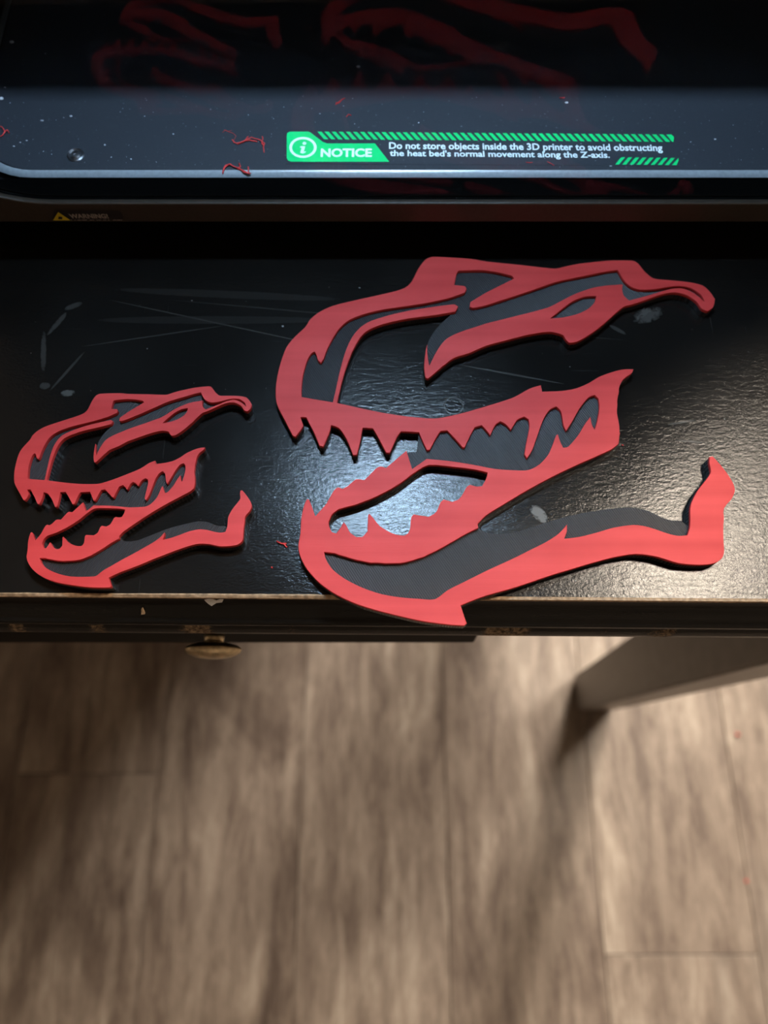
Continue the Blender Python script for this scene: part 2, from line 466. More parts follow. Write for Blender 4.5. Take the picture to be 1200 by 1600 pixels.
# ------------------------------------------------------------------ the desk
DX0, DX1, DY1 = -.80, .345, .66
YF = P(600, 931, DESK)[1]
desk = empty('desk', (0, .35, 0), 'black painted wooden desk with moulded worn front edge', 'desk')
SKEW = R(-.45)
def skew_y(x): return math.tan(SKEW)*x          # the desk stands very slightly askew to the camera
prof = [(YF, 0, 0), (YF-.0004, -.0006, 1), (YF-.0009, -.0026, 0), (YF-.0016, -.0052, 0), (YF-.0032, -.0082, 0), (YF-.0052, -.0100, 0), (YF-.0056, -.0112, 0),
        (YF-.0066, -.0116, 0), (YF-.0078, -.0130, 0), (YF-.0081, -.0146, 0), (YF-.0076, -.0160, 0), (YF-.0072, -.0166, 2),
        (YF-.0086, -.0180, 2), (YF-.0094, -.0205, 2), (YF-.0094, -.0230, 2), (YF-.0088, -.0250, 2), (YF-.0080, -.0262, 0), (YF+.010, -.0262, 0)]
bm = bmesh.new()
nseg = 90
cols = []
for i in range(nseg+1):
    x = DX0+(DX1-DX0)*i/nseg
    cols.append([bm.verts.new((x, y+skew_y(x), DESK+z)) for y, z, _ in prof])
for i in range(nseg):
    for j in range(len(prof)-1):
        f = bm.faces.new((cols[i][j], cols[i+1][j], cols[i+1][j+1], cols[i][j+1]))
        f.material_index = prof[j][2]; f.smooth = True
bm.faces.new(cols[0]); bm.faces.new(cols[-1][::-1])
mesh_obj('front_moulding', bm, [M['trim'], M['rawwood'], M['bead']], desk)
# the worn arris: a rag-edged strip of bare wood along the top corner
bm = bmesh.new(); random.seed(3); prev = None
n = 420; a = b = .0003
for i in range(n+1):
    x = DX0+(DX1-DX0)*i/n
    a += random.uniform(-.00012, .00012); a = min(max(a, .00008), .0006)
    b += random.uniform(-.0001, .0001); b = min(max(b, .0001), .0004)
    s = skew_y(x)
    fade = 1.0 if x < .03 else max(.12, 1-(x-.02)*12)
    q = [bm.verts.new((x, YF+s+b*fade, DESK+.00006)), bm.verts.new((x, YF+s-.0002, DESK-.00005)), bm.verts.new((x, YF+s-.0010, DESK-.0001-a*fade*1.6))]
    if prev:
        for j in range(2): bm.faces.new((prev[j], q[j], q[j+1], prev[j+1]))
    prev = q
w_ = mesh_obj('worn_edge', bm, M['rawwood'], desk); w_['label'] = 'bare tan wood showing along the rubbed top edge'
# top board
bm = bmesh.new()
bot = []; top = []
for x, y in ((DX0, YF), (DX1, YF), (DX1, DY1), (DX0, DY1)):
    yy = y+(skew_y(x) if y == YF else 0)
    top.append(bm.verts.new((x, yy, DESK))); bot.append(bm.verts.new((x, yy+(.0101 if y == YF else 0), DESK-.026)))
bm.faces.new(top); bm.faces.new(bot[::-1])
for i in range(4): bm.faces.new((top[i], bot[i], bot[(i+1) % 4], top[(i+1) % 4]))
tb = mesh_obj('desk_top', bm, M['desk'], desk)
me = tb.data; 
# object coordinates of the top are used by its marks, so shift them back to world values
tb.location = -Vector(desk.location); me.transform(Matrix.Translation(desk.location))
# aprons, added shade panel at the back, drawer runners
ZU = DESK-.0262
DF = .077                                       # plane of the drawer front
mesh_obj('apron', box((.072, .14, ZU-.075), (DX1-.03, .158, ZU), .001), M['trim'], desk)
mesh_obj('apron', box((DX0+.03, .105, ZU-.075), (-.22, .123, ZU), .001), M['trim'], desk)
mesh_obj('apron', box((DX0+.03, DY1-.05, ZU-.06), (DX1-.03, DY1-.03, ZU), .001), M['trim'], desk)
mesh_obj('side_rail', box((DX0+.04, .12, ZU-.075), (DX0+.06, DY1-.05, ZU), .001), M['trim'], desk)
mesh_obj('side_rail', box((DX1-.05, .19, ZU-.075), (DX1-.03, DY1-.05, ZU), .001), M['trim'], desk)
mesh_obj('shade_panel', box((DX0+.05, DY1-.028, .10), (.075, DY1-.012, ZU), .001), M['trim'], desk)  # unseen, added to keep the far lamp off the floor at left
mesh_obj('drawer_box', box((-.20, DF+.019, DESK-.116), (.045, .42, ZU-.012), .001), M['trim'], desk)
# drawer front with a moulded (stepped, bevelled) edge
dr = None
zb = DESK-.122
bm = box((-.207, DF+.005, zb), (.0525, DF+.018, ZU-.002), .0)
es = [e for e in bm.edges if all(v.co.y < DF+.006 for v in e.verts)]
bmesh.ops.bevel(bm, geom=es, offset=.0035, segments=3, affect='EDGES')
bx(bm, (-.200, DF, zb+.007), (.0455, DF+.0065, ZU-.009), .0015)
drawer = mesh_obj('drawer', bm, M['dull'], desk)
KX, KZ, KY = (334-600)/FPX*.357, DESK-.0850, .0680
bm = bmesh.new()
bmesh.ops.create_uvsphere(bm, u_segments=40, v_segments=20, radius=1)
for v in bm.verts:
    v.co = Vector((KX+v.co.x*.0130, KY+v.co.y*.0042*(1 if v.co.y < 0 else .8), KZ+v.co.z*.0088))
kn = mesh_obj('knob', bm, M['brass'], drawer, smooth=True); kn['label'] = 'oval aged brass knob'
bm = bmesh.new(); tube(bm, [(KX, KY+.001, KZ), (KX, DF+.001, KZ)], .004, 16, .0055); mesh_obj('knob_stem', bm, M['brass'], drawer, smooth=True)
# tapered legs
def leg(x0, x1, yfb, yft, yb, ybt):
    bm = bmesh.new(); z0, z1 = .006, ZU
    vs_ = [bm.verts.new(c) for c in ((x0, yfb, z0), (x1, yfb, z0), (x1, yb, z0), (x0, yb, z0), (x0, yft, z1), (x1, yft, z1), (x1, ybt, z1), (x0, ybt, z1))]
    for q in ((3, 2, 1, 0), (4, 5, 6, 7), (0, 1, 5, 4), (1, 2, 6, 5), (2, 3, 7, 6), (3, 0, 4, 7)): bm.faces.new([vs_[i] for i in q])
    bmesh.ops.bevel(bm, geom=[e for e in bm.edges if abs(e.verts[0].co.z-e.verts[1].co.z) > .1], offset=.0022, segments=3, affect='EDGES')
    o = mesh_obj('leg', bm, M['leg'], desk); 
    bm = bmesh.new(); lathe(bm, [(.010, 0), (.012, .001), (.012, .006), (.009, .007)], ((x0+x1)/2, (yfb+yb)/2, 0), 20)
    mesh_obj('foot_pad', bm, M['rubber'], o)
    return o
fa = P(903, 1110, .006); fb = P(898, 1054, .006)
leg(fa[0], fa[0]+.046, fa[1], fa[1]-.040, fb[1], fb[1]+.002)
leg(DX0+.045, DX0+.091, fa[1], fa[1]-.030, fb[1], fb[1]+.002)
leg(fa[0]+.004, fa[0]+.040, DY1-.085, DY1-.095, DY1-.04, DY1-.035)
leg(DX0+.045, DX0+.091, DY1-.085, DY1-.095, DY1-.04, DY1-.035)

# chips of white and tan on the moulding (flecks of old paint)
def chip(pts, y, z, nrm_tilt, mat, name, label):
    bm = bmesh.new(); vv = []; ww = []
    n_ = Vector((0, -math.cos(nrm_tilt), math.sin(nrm_tilt))); up = Vector((0, math.sin(nrm_tilt), math.cos(nrm_tilt)))
    for px, h in pts:
        p = Vector((px, y+skew_y(px), DESK+z))+up*h
        vv.append(bm.verts.new(p+n_*.0005)); ww.append(bm.verts.new(p-n_*.0003))
    bm.faces.new(vv)
    for i in range(len(vv)): bm.faces.new((vv[i], ww[i], ww[(i+1) % len(vv)], vv[(i+1) % len(vv)]))
    o = mesh_obj(name, bm, mat, desk); o['label'] = label
xa = (318-600)/FPX*.279
chip([(xa, .0016), (xa+.0015, .0024), (xa+.003, .0022), (xa+.0045, .0014), (xa+.0058, .0022), (xa+.0072, .0022), (xa+.0064, .0004), (xa+.0042, 0), (xa+.0022, -.0018), (xa+.0012, -.0006)],
     YF-.0016, -.0045, R(25), M['wpaint'], 'paint_fleck', 'white paint fleck just below the top edge')
xb_ = (217-600)/FPX*.282
chip([(xb_, -.001), (xb_+.0005, .0016), (xb_+.001, .002), (xb_+.0014, -.0008)], YF-.0044, -.0088, R(35), M['rawwood'], 'paint_fleck', 'small tan chip in the hollow of the moulding')

# ------------------------------------------------------------------ the skulls
def C3(x0, y0, s=3.0): return lambda pts: [(x0+a/s, y0+b/s) for a, b in pts]
c1, c2, c3, c4, c5 = C3(400, 380), C3(760, 380), C3(400, 600), C3(760, 600), C3(440, 700)
segA = c1([(850, 63), (1000, 72)])+c2([(0, 85), (150, 100), (290, 116), (330, 118), (380, 106), (440, 95), (560, 82), (640, 80), (690, 82), (712, 95), (728, 115), (745, 135), (775, 160), (800, 168), (850, 172), (950, 182), (1015, 198), (1050, 230), (1072, 262), (1064, 298), (1038, 318),
      (1010, 306), (985, 272), (940, 243), (880, 230), (820, 240), (740, 268), (680, 288), (645, 297), (600, 333), (560, 370), (510, 410), (460, 443), (420, 463), (388, 466), (372, 450), (362, 432), (340, 423), (290, 415), (200, 428), (100, 453), (0, 480)])+ \
    c1([(1000, 515), (930, 537), (880, 573), (840, 607), (806, 635), (794, 628), (788, 580), (794, 510), (802, 472)])
segB = c1([(804, 520), (812, 574), (825, 548), (850, 500), (890, 450), (950, 418), (1050, 385)])+ \
    c2([(0, 375), (100, 350), (200, 325), (290, 300), (350, 270), (420, 235), (500, 208), (560, 198), (640, 192), (637, 215), (645, 245), (670, 268), (730, 252), (790, 235), (850, 217), (910, 210), (960, 226), (1000, 254), (1025, 278),
        (1008, 243), (960, 210), (900, 200), (850, 205), (790, 215), (720, 217), (680, 204), (650, 180), (630, 150), (617, 125), (560, 132), (500, 145), (400, 165), (330, 180), (200, 225), (100, 258), (0, 290)])+ \
    c1([(1020, 303), (1002, 298), (1005, 275), (1080, 230), (1150, 195)])+c2([(130, 165), (118, 152), (100, 147), (50, 135), (0, 128)])+ \
    c1([(1050, 126), (950, 128), (940, 145), (930, 195), (980, 200), (988, 214), (978, 232), (900, 258), (800, 280), (700, 295), (600, 310), (520, 328), (440, 358), (390, 400), (352, 460), (330, 505), (318, 540), (305, 560), (290, 548), (284, 525), (275, 508), (258, 518), (240, 550), (222, 610), (215, 665), (213, 720),
        (300, 735), (360, 745), (375, 680), (395, 590), (420, 505), (450, 440), (490, 393), (540, 363), (620, 338), (720, 315), (850, 295), (930, 285), (948, 296)])
segC = c1([(935, 320), (850, 335), (700, 355), (600, 378), (530, 405), (490, 440), (455, 500), (420, 590), (395, 680), (380, 748), (500, 775), (600, 795), (700, 810), (780, 818), (850, 820), (950, 800), (1050, 772), (1200, 725)])+ \
    c2([(200, 682), (255, 665), (262, 695), (350, 692), (420, 680), (480, 655), (530, 625), (600, 600), (650, 590), (690, 590), (682, 608), (640, 640), (622, 680), (615, 740), (615, 800), (624, 880)])+ \
    c4([(628, 230), (620, 280), (580, 310), (480, 355), (380, 400), (280, 450), (180, 505), (80, 565), (0, 615)])+c3([(1040, 655)])
segD = c5([(922, 375), (860, 405), (800, 440), (720, 485), (640, 520), (560, 538), (450, 540), (350, 525), (270, 500), (200, 487), (207, 520), (240, 570), (300, 615), (380, 655), (470, 685), (560, 700), (650, 707), (720, 708), (780, 665), (860, 625), (960, 575), (1080, 520)])+ \
    c4([(200, 780), (280, 740), (340, 700), (378, 658), (378, 690), (365, 725), (440, 715), (520, 695), (600, 672), (690, 660), (760, 670), (850, 700), (900, 711), (943, 708), (955, 660), (955, 590)])
segE = c4([(962, 555), (990, 500), (1040, 435), (1052, 410), (1045, 370), (1046, 342), (1060, 338), (1090, 370), (1130, 420), (1157, 465), (1165, 500), (1150, 538), (1117, 580), (1112, 650), (1115, 780), (1105, 815), (1070, 840), (1000, 848), (900, 840), (800, 810), (700, 797), (600, 812), (500, 838), (400, 868), (300, 898)])+ \
    c5([(1100, 652), (950, 695), (840, 737), (850, 770), (868, 822), (855, 833), (780, 828), (660, 812), (560, 790), (460, 765), (360, 735), (260, 690), (180, 635), (120, 570), (88, 510), (78, 460), (88, 400), (92, 330), (105, 270), (118, 240), (128, 240), (140, 270), (158, 320), (180, 295), (210, 260), (235, 215), (253, 190), (268, 184), (285, 191),
        (310, 178), (345, 148), (365, 146), (388, 150), (420, 118), (447, 92), (465, 86), (490, 93), (540, 50), (585, 12)])
segF = c5([(612, 98), (645, 75), (680, 50), (800, 62), (900, 78), (1000, 97), (1100, 104)])+ \
    c4([(200, 402), (250, 375), (290, 330), (312, 280), (327, 240), (336, 235), (345, 265), (360, 298), (385, 292), (430, 240), (460, 190), (488, 152), (495, 190), (508, 213), (520, 170), (530, 110), (525, 68), (508, 52), (480, 62), (440, 110), (400, 180), (375, 220), (362, 195), (350, 130), (328, 105), (300, 118), (270, 160), (240, 240), (215, 310), (190, 348), (178, 330), (188, 270), (202, 200), (197, 165), (178, 153), (145, 168), (115, 215), (90, 188), (65, 175), (42, 192), (18, 240)])+ \
    c3([(1078, 215), (1058, 193), (1025, 203), (1000, 250), (978, 298), (968, 296), (938, 262), (897, 218), (865, 220), (840, 260), (815, 308), (800, 308), (783, 272)])
segG = c3([(764, 226), (680, 222), (660, 250), (628, 322), (610, 322), (575, 255), (548, 208), (500, 205), (490, 260), (473, 332), (455, 333), (425, 260), (390, 208), (352, 193), (343, 230), (316, 293), (298, 290), (268, 220), (235, 156), (208, 155), (222, 195), (210, 215), (186, 247), (172, 242), (140, 180), (95, 85)])+ \
    c1([(95, 650), (115, 560), (142, 488), (180, 440), (230, 393), (255, 355), (300, 320), (360, 293), (450, 270), (550, 248), (650, 225), (700, 207), (730, 178), (760, 120), (790, 80), (818, 65)])
mouth = c5([(268, 287), (350, 265), (450, 225), (550, 170), (620, 118), (690, 80), (800, 88), (900, 100), (965, 115), (960, 140), (940, 178), (915, 180), (885, 172), (868, 182), (850, 215), (830, 240), (800, 252), (760, 241), (745, 255), (725, 300), (690, 322), (650, 316), (620, 311), (608, 325), (602, 380), (590, 402), (570, 410), (520, 400), (460, 365), (430, 328), (410, 307), (405, 320), (403, 390), (380, 416), (350, 417), (320, 395), (305, 365), (292, 348), (275, 375), (256, 400), (235, 394), (222, 360), (230, 320)])
eye = c2([(300, 352), (340, 320), (400, 275), (460, 250), (515, 247), (508, 275), (480, 305), (430, 330), (360, 347)])
T_BASE, T_TOP = .0028, .0045
def to3(pts, z): return [P(px, py, DESK+z) for px, py in pts]
eyeB = [(671.5, 529), (683, 512), (700, 496), (709, 489)]
infill_low = [(754, 829.5), (765, 833), (780, 834.3), (803, 832), (843, 820), (877, 809.3), (910, 801.7), (946, 796), (976, 792.6), (993, 793.6), (1013, 798.3), (1033, 808), (1050, 813.3), (1063, 814)]
jaw_left = [(638, 707), (651, 706), (653.5, 684)]
rA, rB, rC, rD, rE, rF, rG = [to3(s_, T_TOP) for s_ in (segA, segB, segC, segD, segE, segF, segG)]
red_loop = smooth_loop(rA+rB+rC+rD+rE+rF+rG)
base_loop = smooth_loop(rA+to3(eyeB, T_BASE)+rC+to3(infill_low, T_BASE)+[rD[-2], rD[-1]]+rE+to3(jaw_left, T_BASE)+rG)
mouth_loop = smooth_loop(to3(mouth, T_TOP)); eye_loop = smooth_loop(to3(eye, T_TOP))
# small burrs of melted plastic left on some stretches of the red outline
def burr(loop, zones, amp):
    random.seed(11); out = []
    for x, y in loop:
        if any(z[0] < x < z[1] and z[2] < y < z[3] for z in zones):
            x += random.uniform(-amp, amp); y += random.uniform(-amp, amp)
        out.append((x, y))
    return out
def zone(a, b, c, d):
    p, q = P(a, d, DESK+T_TOP), P(c, b, DESK+T_TOP); return (min(p[0], q[0]), max(p[0], q[0]), p[1], q[1])
red_loop = burr(red_loop, [zone(955, 605, 975, 690), zone(520, 860, 700, 885), zone(1124, 790, 1136, 850)], .00022)
mouth_loop = burr(mouth_loop, [zone(512, 780, 545, 820)], .0002)

def big_slab(loops, z0, z1, bev, res):      # made 100 times larger and shrunk, for clean filling
    me = slab_mesh('layer', [[(p[0]*100, p[1]*100) for p in lp] for lp in loops], z0*100, z1*100, bev*100, res)
    me.transform(Matrix.Scale(.01, 4)); return me
BASE_ME = big_slab([base_loop, mouth_loop], DESK+.0001, DESK+T_BASE, 0, 0)
RED_ME = big_slab([red_loop, mouth_loop, eye_loop], DESK+T_BASE, DESK+T_TOP, .00016, 1)
org = P(700, 700, DESK)
def skull(origin, f, mats, label, thick=1.0, grow=0.0):
    e = empty('dinosaur_skull_plaque', (origin[0], origin[1], DESK), label, 'plaque', 'dinosaur skull plaques on the desk')
    F = lambda lp: [f(p) for p in lp]
    b0, b1, t1 = DESK+.0001, DESK+T_BASE*thick, DESK+T_TOP*thick
    def piece(name, src, mat):
        me = src.copy()
        for v in me.vertices:
            q = f((v.co.x, v.co.y)); v.co = (q[0]-origin[0], q[1]-origin[1], (v.co.z-DESK)*thick)
        me.materials.clear(); me.materials.append(mat); me.name = name
        return link(D.objects.new(name, me), e)
    bs = piece('base_plate', BASE_ME, mats[0])
    bs['label'] = 'dark grey ridged backing layer'
    rd = piece('outline_layer', RED_ME, mats[1])
    rd['label'] = 'raised bright red outline layer'
    return e
big = skull(org, lambda p: p, (M['dark'], M['red']), 'large red and dark grey 3D printed dinosaur skull overhanging the desk edge')

# the half-size copy: same outline turned and scaled; the transform is fitted on matching corners
def affine_fit(A, B):
    import numpy as np
    A = np.array(A); B = np.array(B); Mx = np.hstack([A, np.ones((len(A), 1))])
    sol, *_ = np.linalg.lstsq(Mx, B, rcond=None); return sol
Lp = [(683, 401), (1117, 470), (663, 590), (431, 628), (461, 683), (990, 577), (967, 693), (1110, 713), (1148, 767), (1125, 875), (727, 977), (466, 853), (481, 779), (635, 704), (887, 819)]
Sp = [(158.3, 617.3), (394.3, 633.3), (148.3, 721.7), (25, 753.3), (40, 782), (320, 701.7), (303, 766.7), (377.3, 765), (393.3, 791.7), (378, 848), (172.3, 918.3), (42.7, 871.7), (49.3, 831.7), (130, 785), (256, 833.3)]
sol = affine_fit(to3(Lp, T_TOP), to3(Sp, T_TOP))
def small_f(p): return (float(p[0]*sol[0][0]+p[1]*sol[1][0]+sol[2][0]), float(p[0]*sol[0][1]+p[1]*sol[1][1]+sol[2][1]))
so = small_f(org)
skull(so, small_f, (M['dark_small'], M['red']), 'small half-size red and dark grey 3D printed dinosaur skull at the left', thick=1.12)

# ------------------------------------------------------------------ the printer
GY = .2249                                      # plane of the door glass
ZP = CAMZ-.2435                                 # top of the inner floor plate
PX0, PX1 = -.200, .240                          # outer width
PZ0, PZ1 = CAMZ-.2505, DESK+.425
PYB = GY+.43
printer = empty('three_d_printer', ((PX0+PX1)/2, GY+.2, DESK), 'black enclosed 3D printer with smoked glass door on the desk', 'printer')
# front frame with the rounded door opening, built flat and stood up
OX0, OX1, OZ0, OZ1 = -.184, .224, CAMZ-.2403, PZ1-.032
Mst = Matrix(((1, 0, 0, 0), (0, 0, -1, 0), (0, 1, 0, 0), (0, 0, 0, 1)))   # (x, y, z) -> (x, -z, y)
slab('front_frame', [rrect(PX0, PZ0, PX1, PZ1, .012), rrect(OX0, OZ0, OX1, OZ1, .052, 14)], -GY-.0006, -GY+.0018, M['shell'], printer, bev=.0004, M=Mst)
slab('frame_liner', [rrect(PX0+.001, PZ0+.001, PX1-.001, PZ1-.001, .011), rrect(OX0-.0005, OZ0-.0005, OX1+.0005, OZ1+.0005, .0525, 14)], -GY-.007, -GY-.0027, M['matt'], printer, M=Mst)
# door: pane of smoked glass in the opening
door = slab('door', [rrect(OX0-.001, OZ0-.001, OX1+.001, OZ1+.001, .053, 14)], -GY-.0026, -GY-.0007, M['glass'], printer, M=Mst)
door['label'] = 'smoked glass door'
bm = bmesh.new(); tube(bm, [(OX1-.03, GY-.012, PZ0+.22), (OX1-.03, GY-.012, PZ0+.30)], .004, 12)
tube(bm, [(OX1-.03, GY-.012, PZ0+.225), (OX1-.03, GY, PZ0+.225)], .003, 10); tube(bm, [(OX1-.03, GY-.012, PZ0+.295), (OX1-.03, GY, PZ0+.295)], .003, 10)
mesh_obj('door_handle', bm, M['steel'], door)
# shell
PYF_ = P(600, 277.5, ZP-.0009)[1]
YA = GY+.0072
slab('frame_liner', [rrect(PX0+.001, PZ0+.001, PX1-.001, PZ1-.001, .011), rrect(OX0-.0011, OZ0-.0011, OX1+.0011, OZ1+.0011, .0531, 14)], -GY-.00275, -GY-.0006, M['matt'], printer, M=Mst)  # slot filler, added to stop strip light leaking out below
mesh_obj('sill', box((PX0+.008, GY+.0071, PZ0+.0035), (PX1-.008, PYF_-.0006, PZ0+.006), .0), M['matt'], printer)
mesh_obj('side_panel', box((PX0, YA, PZ0), (PX0+.006, PYB, PZ1), .001), M['shell'], printer)
mesh_obj('side_panel', box((PX1-.006, YA, PZ0), (PX1, PYB, PZ1), .001), M['shell'], printer)
mesh_obj('rear_panel', box((PX0+.006, PYB-.006, PZ0), (PX1-.006, PYB, PZ1), .001), M['shell'], printer)
mesh_obj('top_panel', box((PX0+.006, YA, PZ1-.006), (PX1-.006, PYB-.006, PZ1), .001), M['shell'], printer)
mesh_obj('bottom_panel', box((PX0+.006, YA, PZ0), (PX1-.006, PYB-.006, PZ0+.003), .0005), M['black'], printer)
IX0 = -.1735; IX1 = PX1-(IX0-PX0)
mesh_obj('inner_column', box((PX0+.0062, YA+.006, PZ0+.0032), (IX0-.0015, PYB-.0065, PZ1-.0065), .001), M['black'], printer)
mesh_obj('inner_column', box((IX1+.0015, YA+.006, PZ0+.0032), (PX1-.0062, PYB-.0065, PZ1-.0065), .001), M['black'], printer)
# inner floor plate: rounded lip in front (strip gleam put into its pale colour), textured plate behind it
PYF = P(600, 277.5, ZP-.0009)[1]
PLY = P(600, 266, ZP)[1]
lip_o = rrect(IX0, PYF, IX1, PYB-.008, .029, 10); 
plate_in = rrect(IX0+.0040, PLY+.0004, IX1-.0040, PYB-.010, .026, 10)
# lip: a sloping ring between the outer and the inner outline
bm = bmesh.new()
lo_, hi_, bt_ = [], [], []
inn = rrect(IX0+.0036, PLY, IX1-.0036, PYB-.0096, .026, 10)
for (ax, ay), (bx_, by_) in zip(lip_o, inn):
    bt_.append(bm.verts.new((ax, ay, PZ0+.0045))); lo_.append(bm.verts.new((ax, ay, ZP-.0009))); hi_.append(bm.verts.new((bx_, by_, ZP+.0001)))
nn = len(lo_)
for i in range(nn):
    j = (i+1) % nn
    f = bm.faces.new((lo_[i], lo_[j], hi_[j], hi_[i])); f.smooth = True
    f = bm.faces.new((bt_[i], bt_[j], lo_[j], lo_[i])); f.material_index = 1
mesh_obj('floor_lip', bm, [M['lip'], M['matt']], printer)['label'] = 'bevelled lip of the inner floor, pale with painted gleam'
slab('floor_plate', [plate_in], ZP-.004, ZP-.0001, M['plate'], printer, bev=.0002)
# screw
sx_, sy_ = P(118.5, 242.5, ZP)
bm = bmesh.new(); lathe(bm, [(.0036, -.001), (.0036, .0003), (.0031, .0007), (.0025, .0001), (.0024, -.0004)], (sx_, sy_, ZP), 32)
scr = mesh_obj('screw', bm, M['steel'], printer, smooth=False)
bm = bmesh.new(); lathe(bm, [(.0022, -.001), (.0022, .0002), (.0016, .0008), (.0009, .0009), (.0008, .0004)], (sx_, sy_, ZP), 28); mesh_obj('screw_head', bm, M['steel'], scr)
bm = bmesh.new(); lathe(bm, [(.0036, -.001), (.0036, .0003), (.0031, .0007), (.0025, .0001), (.0024, -.0004)], (PX0+PX1-sx_, sy_, ZP), 32); mesh_obj('screw', bm, M['steel'], printer)
# heat bed on two rods, with its build plate, above the view
BZ = DESK+.155; BY0 = GY+.049
bm = box((IX0+.03, BY0, BZ), (IX1-.03, PYB-.05, BZ+.006), .0015)
bed = mesh_obj('heat_bed', bm, M['steel'], printer)
mesh_obj('build_plate', box((IX0+.034, BY0+.004, BZ+.0062), (IX1-.034, PYB-.054, BZ+.0072), .0003), M['metal_plate'], bed)
for xx in (IX0+.05, IX1-.05):
    bm = bmesh.new(); tube(bm, [(xx, PYB-.042, ZP), (xx, PYB-.042, PZ1-.007)], .005, 16); mesh_obj('guide_rod', bm, M['steel'], printer)
mesh_obj('bed_arm', box((IX0+.04, PYB-.052, BZ-.012), (IX1-.04, PYB-.032, BZ-.0002), .001), M['black'], printer)
# gantry and print head near the top
bm = bmesh.new()
for z_ in (PZ1-.06, PZ1-.045): tube(bm, [(IX0, GY+.24, z_), (IX1, GY+.24, z_)], .004, 14)
gan = mesh_obj('gantry_rods', bm, M['steel'], printer)
mesh_obj('print_head', box((.13, GY+.215, PZ1-.085), (.175, GY+.262, PZ1-.035), .004), M['black'], gan)
# light bar inside, above the door
LBY = GY+.03; LBZ = DESK+.362
mesh_obj('light_housing', box((-.10, LBY-.010, LBZ), (.11, LBY+.010, LBZ+.010), .002), M['black'], printer)
lw, ll = .015, .10
lb = mesh_obj('light_strip', box((.005-ll/2, LBY-lw/2, LBZ-.002), (.005+ll/2, LBY+lw/2, LBZ-.0003), .0), mat_emit('led_strip', LED_C, LED_W/(lw*ll*math.pi)), printer)
lb['label'] = 'cool white light strip'
for xx in (PX0+.03, PX1-.03):
    for yy in (GY+.03, PYB-.04):
        bm = bmesh.new(); lathe(bm, [(.013, 0), (.014, .002), (.011, PZ0-DESK)], (xx, yy, DESK+.0001), 20); mesh_obj('foot', bm, M['rubber'], printer)

# notice label printed on the inner floor plate
def PP(px, py): return P(px, py, ZP)
note = slab('notice_label', [[PP(446, 204), PP(1062, 206), PP(1062, 259), PP(446, 256)]], ZP-.0001, ZP+.00006, M['plate'], printer)
note['label'] = 'green and white notice sticker about storing objects'
badge = [PP(448, 212), PP(449, 208), PP(453, 206), PP(482, 206), PP(486, 208), PP(505, 222.5), PP(511, 224.5), PP(586, 224.5), PP(608, 253), PP(455, 253), PP(450, 251), PP(448, 247)]
slab('green_badge', [badge], ZP+.00008, ZP+.00014, M['green'], note)
def quads(name, qs, mat, z, parent):
    bm = bmesh.new()
    for q in qs: bm.faces.new([bm.verts.new((*PP(*p), z)) for p in q][::-1])
    for f in bm.faces:
        if f.calc_area() and f.normal.z < 0: f.normal_flip()
    return mesh_obj(name, bm, mat, parent)
qs = []
n_ = 50
for i in range(n_):
    u = i/(n_-1); xl = 496+u*545; y0 = 206+u*4.5; y1 = 218+u*4.0
    if i == n_-1: qs.append([(xl, y0), (xl+8, y0), (xl+12, y0+4), (xl+11, y1), (xl+9, y1)]); continue
    qs.append([(xl, y0), (xl+6.2, y0), (xl+17.2, y1), (xl+10.6, y1)])
quads('stripe_band', qs, M['green'], ZP+.00012, note)
qs = []
for i in range(9):
    xl = 961+i*11.1; y0 = 246+i*.15; y1 = 257.5+i*.1
    if i == 8: qs.append([(xl+10, y0), (xl+10.3, y0+4), (xl+7, y1), (xl, y1)])
    else: qs.append([(xl+9.5, y0), (xl+15.5, y0), (xl+6, y1), (xl, y1)])
quads('stripe_band', qs, M['green'], ZP+.00012, note)
def letters(s_, x0, y0, x1, y1, z, bold, mat, parent, slope=0.0, name='lettering'):
    a = PP(x0, y1); b = PP(x1, y0)
    xm = PP(x1, y1)[0]
    me = text_mesh(s_, a[0], a[1], xm, b[1], z, bold)
    if slope:
        dy = PP(x1, y1+slope)[1]-PP(x1, y1)[1]
        for v in me.vertices: v.co.y += dy*(v.co.x-a[0])/(xm-a[0])
    me.transform(Matrix.Translation(-parent_world(parent))); me.materials.clear(); me.materials.append(mat)
    o = D.objects.new(name, me); link(o, parent); return o
letters('NOTICE', 501, 232.5, 581, 246, ZP+.0002, .035, M['white'], note)
letters('Do not store objects inside the 3D printer to avoid obstructing', 608, 222.5, 1035.5, 236.5, ZP+.00016, .023, M['white'], note, slope=3.5)
letters("the heat bed's normal movement along the Z-axis.", 609, 234.5, 953, 247.2, ZP+.00016, .023, M['white'], note, slope=3.0)
# ring and i
def ring_mesh(cx, cy, rxo, ryo, t_, z, parent, mat, name):
    bm = bmesh.new(); N = 40; a_ = []; b_ = []
    for k in range(N):
        c_, s_ = math.cos(2*math.pi*k/N), math.sin(2*math.pi*k/N)
        a_.append(bm.verts.new((*PP(cx+rxo*c_, cy-ryo*s_), z))); b_.append(bm.verts.new((*PP(cx+(rxo-t_)*c_, cy-(ryo-t_*.8)*s_), z)))
    for k in range(N): bm.faces.new((a_[k], a_[(k+1) % N], b_[(k+1) % N], b_[k]))
    return mesh_obj(name, bm, mat, parent)
ring_mesh(473.5, 231, 21.3, 16.3, 4.2, ZP+.0002, note, M['white'], 'badge_ring')
bm = bmesh.new()
ip = [(469.5, 229), (477, 229), (474.6, 237.6), (478, 236.8), (477.2, 239), (473, 240.4), (469.3, 239.2), (471.4, 231.4), (468.6, 231.2)]
bm.faces.new([bm.verts.new((*PP(*p), ZP+.0002)) for p in ip][::-1])
